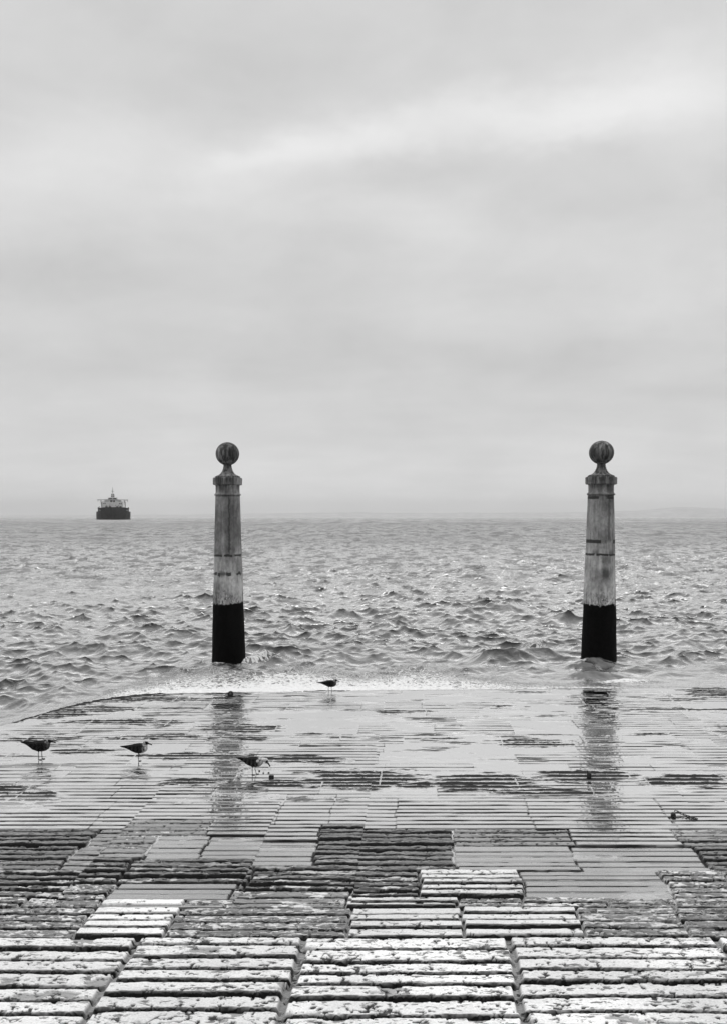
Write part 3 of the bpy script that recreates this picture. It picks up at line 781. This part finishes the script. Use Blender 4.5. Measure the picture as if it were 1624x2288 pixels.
# ================================================================== GULLS
m_gull, t, b = mat("gull plumage")
at = t.new('ShaderNodeAttribute', attribute_name="pl")
oc = t.new('ShaderNodeTexCoord').outputs['Object']
fn = t.noise(t.mapv(oc, (1, 2, 2)), 45, 4, .6)
mx = t.new('ShaderNodeMix', data_type='RGBA', blend_type='MULTIPLY'); mx.inputs[0].default_value = 1.0
t.put(mx.inputs[6], at.outputs['Color']); t.put(mx.inputs[7], t.grey(t.ramp(fn, .3, .7, .6, 1.3)))
t.put(b.inputs['Base Color'], mx.outputs[2]); b.inputs['Roughness'].default_value = .85; b.inputs['Specular IOR Level'].default_value = .12
t.put(b.inputs['Normal'], t.bump(fn, .4, .004))

def loft(bm, lay, secs, seg=20):
    """secs: (centre, half width, half height, up tilt vector, tone top, tone bottom)"""
    rings = []
    for i, (c, hw, hh, tt, tb) in enumerate(secs):
        c = Vector(c)
        d = (Vector(secs[min(i + 1, len(secs) - 1)][0]) - Vector(secs[max(i - 1, 0)][0])).normalized()
        side = Vector((0, 1, 0)); upv = d.cross(side).normalized()
        if upv.z < 0 and abs(upv.z) > abs(upv.x): upv = -upv
        if i and upv.dot(lastu) < 0: upv = -upv
        lastu = upv
        ring = []
        for k in range(seg):
            a = 2 * math.pi * k / seg
            v_ = bm.verts.new(c + side * hw * math.cos(a) + upv * hh * math.sin(a))
            tn = tb + (tt - tb) * (.5 + .5 * math.sin(a))
            v_[lay] = tn
            ring.append(v_)
        rings.append(ring)
    for i in range(len(rings) - 1):
        for k in range(seg): bm.faces.new((rings[i][k], rings[i][(k + 1) % seg], rings[i + 1][(k + 1) % seg], rings[i + 1][k]))
    bm.faces.new(rings[0][::-1]); bm.faces.new(rings[-1])

def build_gull(loc, rz, label, pose, sc_=1.0):
    bm = bmesh.new(); lay = bm.verts.layers.float.new("tone")
    D, BK, LG, WH = .009, .003, .03, .75
    p = pose
    bel = p.get('belly', .07); head_t = p.get('headtone', .30); chest = p.get('chest', .10)
    tl = p.get('tail', 0.0); br = p.get('breast', 0.0)
    # body from tail to breast
    loft(bm, lay, [((-.255, 0, .250 + tl), .020, .004, BK, BK), ((-.20, 0, .238 + tl * .8), .028, .012, BK, BK), ((-.145, 0, .214 + tl * .4), .040, .026, D, bel),
                   ((-.09, 0, .196), .058, .052, D, bel), ((-.03, 0, .186), .070, .066, D, bel), ((.02, 0, .184), .073, .070, D, bel),
                   ((.065, 0, .190 + br), .067, .066, D, chest), ((.100, 0, .200 + br), .052, .054, chest, chest), ((.122, 0, .206 + br), .026, .028, chest, chest)])
    # neck, head
    hx_, hz_ = p['head']; bx_, bz_ = p['bill']
    hv = Vector((hx_, 0, hz_)); bd = Vector((bx_, 0, bz_)).normalized()
    nb_ = Vector((.085, 0, .205 + br))
    mid = nb_.lerp(hv, .55) + Vector(p.get('nk', (0.0, 0, 0)))
    loft(bm, lay, [(nb_, .044, .046, chest, chest), (mid, .031, .033, head_t, chest), (hv - bd * .012, .032, .034, head_t, head_t), (hv + bd * .014, .028, .030, head_t, head_t * .7), (hv + bd * .032, .018, .018, head_t * .5, head_t * .5), (hv + bd * .040, .007, .007, BK, BK)])
    # bill with a hooked tip
    b0 = hv + bd * .030 + Vector((0, 0, -.003)); dn = Vector((bd.z, 0, -bd.x))
    if dn.z > 0 and abs(dn.z) > abs(dn.x): dn = -dn
    loft(bm, lay, [(b0, .010, .0125, BK, BK), (b0 + bd * .030, .0075, .0100, BK, BK), (b0 + bd * .054 + dn * .003, .006, .0085, BK, BK), (b0 + bd * .068 + dn * .010, .004, .005, BK, BK)], 10)
    # eyes
    for s in (-1, 1):
        c = hv + bd * .012 + Vector((0, s * .0235, .007))
        r = bmesh.ops.create_uvsphere(bm, u_segments=8, v_segments=6, radius=.0065, matrix=Matrix.Translation(c))
        for v_ in r['verts']: v_[lay] = BK
    # dark patch around the eye
    # folded wings, tips crossing above the tail
    for s in (-1, 1):
        loft(bm, lay, [((.088, s * .040, .205 + br), .010, .024, D, p.get('shoulder', D)), ((.055, s * .055, .206), .014, .042, D, D), ((.0, s * .060, .204), .015, .047, D, D * .8),
                       ((-.06, s * .056, .206), .013, .040, D, D * .8), ((-.12, s * .044, .217 + tl * .3), .011, .028, D, BK), ((-.18, s * .028, .238 + tl * .7), .009, .016, BK, BK),
                       ((-.235, s * .012, .254 + tl), .007, .008, BK, BK), ((-.275, s * .004, .258 + tl), .004, .004, BK, BK)], 14)
    # thighs, legs, webbed feet
    legs = p.get('legs', [(-.015, 0.0, -.022), (.018, .0, .022)])
    for lx, fx, s_y in legs:
        top = Vector((lx, s_y * 1.1, .150)); knee = Vector((lx - .006, s_y, .078)); foot = Vector((lx + fx, s_y, .006))
        loft(bm, lay, [(top, .017, .019, bel, bel), (top.lerp(knee, .45), .009, .010, bel, bel)], 8)
        n0 = len(bm.verts)
        tube(bm, [top.lerp(knee, .3), knee, foot], [.0052, .0052, .0048], 8)
        for a in (-.5, 0, .5):
            tube(bm, [foot + Vector((-.004, 0, 0)), foot + Vector((.040 * math.cos(a), .040 * math.sin(a), -.002))], [.0048, .0032], 6)
        tube(bm, [foot, foot + Vector((-.014, 0, .001))], [.004, .003], 6)
        bm.verts.ensure_lookup_table()
        for v_ in bm.verts[n0:]: v_[lay] = LG * .5
    if p.get('oneleg'):
        n0 = len(bm.verts)
        tube(bm, [(.0, .03, .13), (-.004, .03, .088), (.034, .03, .072), (.055, .03, .078)], [.006, .005, .0045, .003], 8)
        bm.verts.ensure_lookup_table()
        for v_ in bm.verts[n0:]: v_[lay] = LG * .5
    bm.verts.ensure_lookup_table()
    for v_ in bm.verts: v_.co *= sc_
    src = [(v_.co.copy(), v_[lay]) for v_ in bm.verts]
    me0 = bpy.data.meshes.new("tmp_gull"); bm.normal_update(); bm.to_mesh(me0); bm.free()
    tmp = bpy.data.objects.new("tmp_gull", me0); COL.objects.link(tmp)
    md = tmp.modifiers.new("r", 'REMESH'); md.mode = 'VOXEL'; md.voxel_size = .0032; md.use_smooth_shade = True
    dg_ = bpy.context.evaluated_depsgraph_get()
    me = bpy.data.meshes.new_from_object(tmp.evaluated_get(dg_)); me.name = "gull"
    bpy.data.objects.remove(tmp); bpy.data.meshes.remove(me0)
    kd = kdtree.KDTree(len(src))
    for i, (c, _) in enumerate(src): kd.insert(c, i)
    kd.balance()
    a = me.attributes.new("pl", 'FLOAT_COLOR', 'POINT')
    wp = p.get('patch')
    for v_ in me.vertices:
        r = kd.find_n(v_.co, 3)
        tn = sum(src[i][1] / (d_ + 1e-4) for _, i, d_ in r) / sum(1 / (d_ + 1e-4) for _, i, d_ in r)
        c = v_.co
        if wp and (c.x - wp[0]) ** 2 + ((c.z - wp[1])) ** 2 < wp[2] ** 2: tn = .7
        # dusky mask over the eye
        e = hv + bd * .016
        if (c - Vector((e.x * sc_, 0, (e.z + .006) * sc_))).length < .031 and abs(c.y) > .012: tn = min(tn, p.get('mask', .05))
        a.data[v_.index].color = (tn, tn, tn, 1)
    me.shade_smooth()
    me.materials.clear()
    o = link("gull", me, m_gull)
    o.location = loc; o.rotation_euler = (0, 0, rz)
    tagx(o, label, "gull", "gulls on the wet stones")
    return o
def gxy(px, py): x, y = gp(px, py); return (x, y, 0.0)
GUL = 1
build_gull(gxy(91, 1697), .10, "dark gull standing on two legs at the far left of the wet stones", dict(head=(.116, .256), bill=(1, -.18), headtone=.22, chest=.06, belly=.03, mask=.012, nk=(.004, 0, 0)), 1.06)
build_gull(gxy(311, 1700), .05, "dark gull with pale breast balancing on one leg, second from the left", dict(head=(.105, .268), bill=(1, -.25), headtone=.30, chest=.50, belly=.06, mask=.015, legs=[(.0, .004, -.012)], oneleg=True, tail=-.035), .99)
build_gull(gxy(569, 1731), -.05, "pale-headed gull bending forward with its bill pointing down at the pebbles", dict(head=(.176, .205), bill=(.62, -.78), headtone=.62, chest=.42, belly=.10, mask=.14, nk=(-.004, 0, .014), br=-.01, tail=-.01, patch=(.055, .212, .018), shoulder=.4, legs=[(-.020, -.004, -.022), (.012, .014, .022)]), .96)
build_gull((gp(739, 1543)[0], gp(739, 1546)[1], -.01), 0.0, "small dark gull standing at the water's edge in front of the surf", dict(head=(.104, .256), bill=(1, -.22), headtone=.30, chest=.10, belly=.03, mask=.01, tail=-.045, legs=[(-.035, 0, -.022), (.028, 0, .022)]), .98)

# ================================================================== MOORING IRON AND DEBRIS
m_iron, t, b = mat("rusted iron")
oc = t.new('ShaderNodeTexCoord').outputs['Object']
n = t.noise(oc, 60, 5, .6)
t.put(b.inputs['Base Color'], t.grey(t.ramp(n, .3, .7, .004, .016))); b.inputs['Roughness'].default_value = .6
t.put(b.inputs['Normal'], t.bump(n, .6, .004))
def ringplate(bm, w_, h_, th, hole, hz, seg=24):
    """arched plate with a round eye, standing in the xz plane"""
    outer = []; inner = []
    for k in range(seg):
        a = 2 * math.pi * k / seg
        dxx, dzz = math.cos(a), math.sin(a)
        if dzz >= 0: o_ = (dxx * w_, hz + dzz * (h_ - hz))
        else:
            sc2 = 1 / max(abs(dxx), abs(dzz)); o_ = (max(-w_, min(w_, dxx * sc2 * w_ * 1.05)), hz + max(-1, dzz * sc2) * hz)
        outer.append(o_); inner.append((dxx * hole, hz + dzz * hole))
    vo = [[bm.verts.new((x, y, z)) for x, z in outer] for y in (-th, th)]
    vi = [[bm.verts.new((x, y, z)) for x, z in inner] for y in (-th, th)]
    for k in range(seg):
        j = (k + 1) % seg
        bm.faces.new((vo[0][k], vo[0][j], vi[0][j], vi[0][k])); bm.faces.new((vo[1][j], vo[1][k], vi[1][k], vi[1][j]))
        bm.faces.new((vo[0][j], vo[0][k], vo[1][k], vo[1][j])); bm.faces.new((vi[0][k], vi[0][j], vi[1][j], vi[1][k]))
r_ = empty("mooring_eye", gxy(516, 1556))
tagx(r_, "rusty iron mooring eye with a round hole at the pavement edge before the left column", "mooring ring")
bm = bmesh.new(); ringplate(bm, .052, .108, .02, .021, .066); bm_obj("eye_plate", bm, m_iron, r_)
bm = bmesh.new(); box(bm, -.10, .10, -.05, .05, -.01, .012, .004); bm_obj("base_plate", bm, m_iron, r_)

r_ = empty("mooring_stub", gxy(1315, 1740))
tagx(r_, "dark iron mooring stub standing upright on worn ribs below the right column", "mooring stub")
bm = bmesh.new(); lathe(bm, [(.034, -.01), (.030, .03), (.031, .07), (.026, .088), (.012, .097)], 20); bm_obj("post", bm, m_iron, r_, True)
bm = bmesh.new(); tube(bm, [(-.012, 0, .085), (-.026, -.004, .105), (-.03, -.006, .118)], [.012, .009, .006], 8); bm_obj("hook", bm, m_iron, r_, True)
bm = bmesh.new(); box(bm, -.045, .045, -.03, .03, 0, .022, .004)
o = bm_obj("iron_plate", bm, m_iron); o.location = gxy(1293, 1725); o.rotation_euler = (0.1, .08, -.35)
tagx(o, "small flat dark iron plate lying just left of the mooring stub", "iron plate")

r_ = empty("mooring_bollard", gxy(1503, 1826))
tagx(r_, "small domed iron bollard standing on the stones near the right edge, a chain beside it", "bollard")
bm = bmesh.new(); lathe(bm, [(.030, -.01), (.030, .02), (.029, .036), (.024, .050), (.014, .059), (.004, .062)], 24); bm_obj("dome", bm, m_iron, r_, True)
bm = bmesh.new(); box(bm, -.07, .09, -.035, -.01, -.01, .006, .003); bm_obj("base_plate", bm, m_iron, r_)
# chain
x0, y0 = gp(1508, 1820); x1, y1 = gp(1556, 1832)
r_ = empty("chain", (x0, y0, 0))
tagx(r_, "short rusty chain trailing over the stones to the right of the small domed bollard", "chain")
def chain_link(c, ang, L, W, rr, tilt):
    bm = bmesh.new(); pts = []
    for k in range(20):
        a = 2 * math.pi * k / 20
        px_ = (L - W) * (1 if math.cos(a) > 0 else -1) * (abs(math.cos(a)) ** .4) * .5 + W * .5 * math.cos(a)
        p_ = Vector((px_, W * .5 * math.sin(a) * math.cos(tilt), W * .5 * math.sin(a) * math.sin(tilt)))
        p_ = Matrix.Rotation(ang, 3, 'Z') @ p_ + Vector(c)
        pts.append(p_)
    tube(bm, pts + [pts[0]], rr, 6, cap=False)
    return bm
nlk = 8
for i in range(nlk):
    u_ = (i + .5) / nlk
    c = ((x1 - x0) * u_, (y1 - y0) * u_ + .02 * math.sin(u_ * 7), .030 * (1 - u_) ** 2 + .012)
    bm_obj("chain_link", chain_link(c, math.atan2(y1 - y0, x1 - x0) + .35 * math.sin(i * 2.1), .050, .022, .0045, .2 if i % 2 else 1.2), m_iron, r_, True)
# block and pebbles by the bending gull
bm = bmesh.new(); box(bm, -.034, .034, -.025, .025, -.004, .036, .006)
o = bm_obj("iron_block", bm, m_iron); o.location = gxy(607, 1738)
tagx(o, "small dark iron block on the wet stones in front of the bending gull's bill", "iron block")
rp = np.random.RandomState(9)
for i, (px, py, lb) in enumerate([(580, 1723, "dark pebble nearest the bending gull's legs"), (589, 1728, "dark pebble in the middle, between the bending gull and the iron block"), (601, 1727, "dark pebble just above the iron block, under the gull's bill")]):
    bm = bmesh.new(); bmesh.ops.create_icosphere(bm, subdivisions=2, radius=.011)
    for v_ in bm.verts: v_.co = Vector((v_.co.x * 1.2, v_.co.y, v_.co.z * .8)) * (1 + rp.uniform(-.12, .12))
    o = bm_obj("pebble", bm, m_iron, None, True); x_, y_ = gp(px, py); o.location = (x_, y_, .006)
    tagx(o, lb, "pebble", "pebbles beside the bending gull")

# ================================================================== HAZE
bm = bmesh.new(); box(bm, -60000, 60000, -400, 18500, -4.0, 330)
m = bpy.data.materials.new("haze"); m.use_nodes = True; t = NT(m.node_tree); t.n.clear()
out = t.new('ShaderNodeOutputMaterial'); pv = t.new('ShaderNodeVolumePrincipled')
pv.inputs['Color'].default_value = (1, 1, 1, 1); pv.inputs['Density'].default_value = 6e-5; pv.inputs['Anisotropy'].default_value = .35
t.l.new(pv.outputs[0], out.inputs['Volume'])
hz = bm_obj("haze", bm, m)
tagx(hz, kind="stuff")
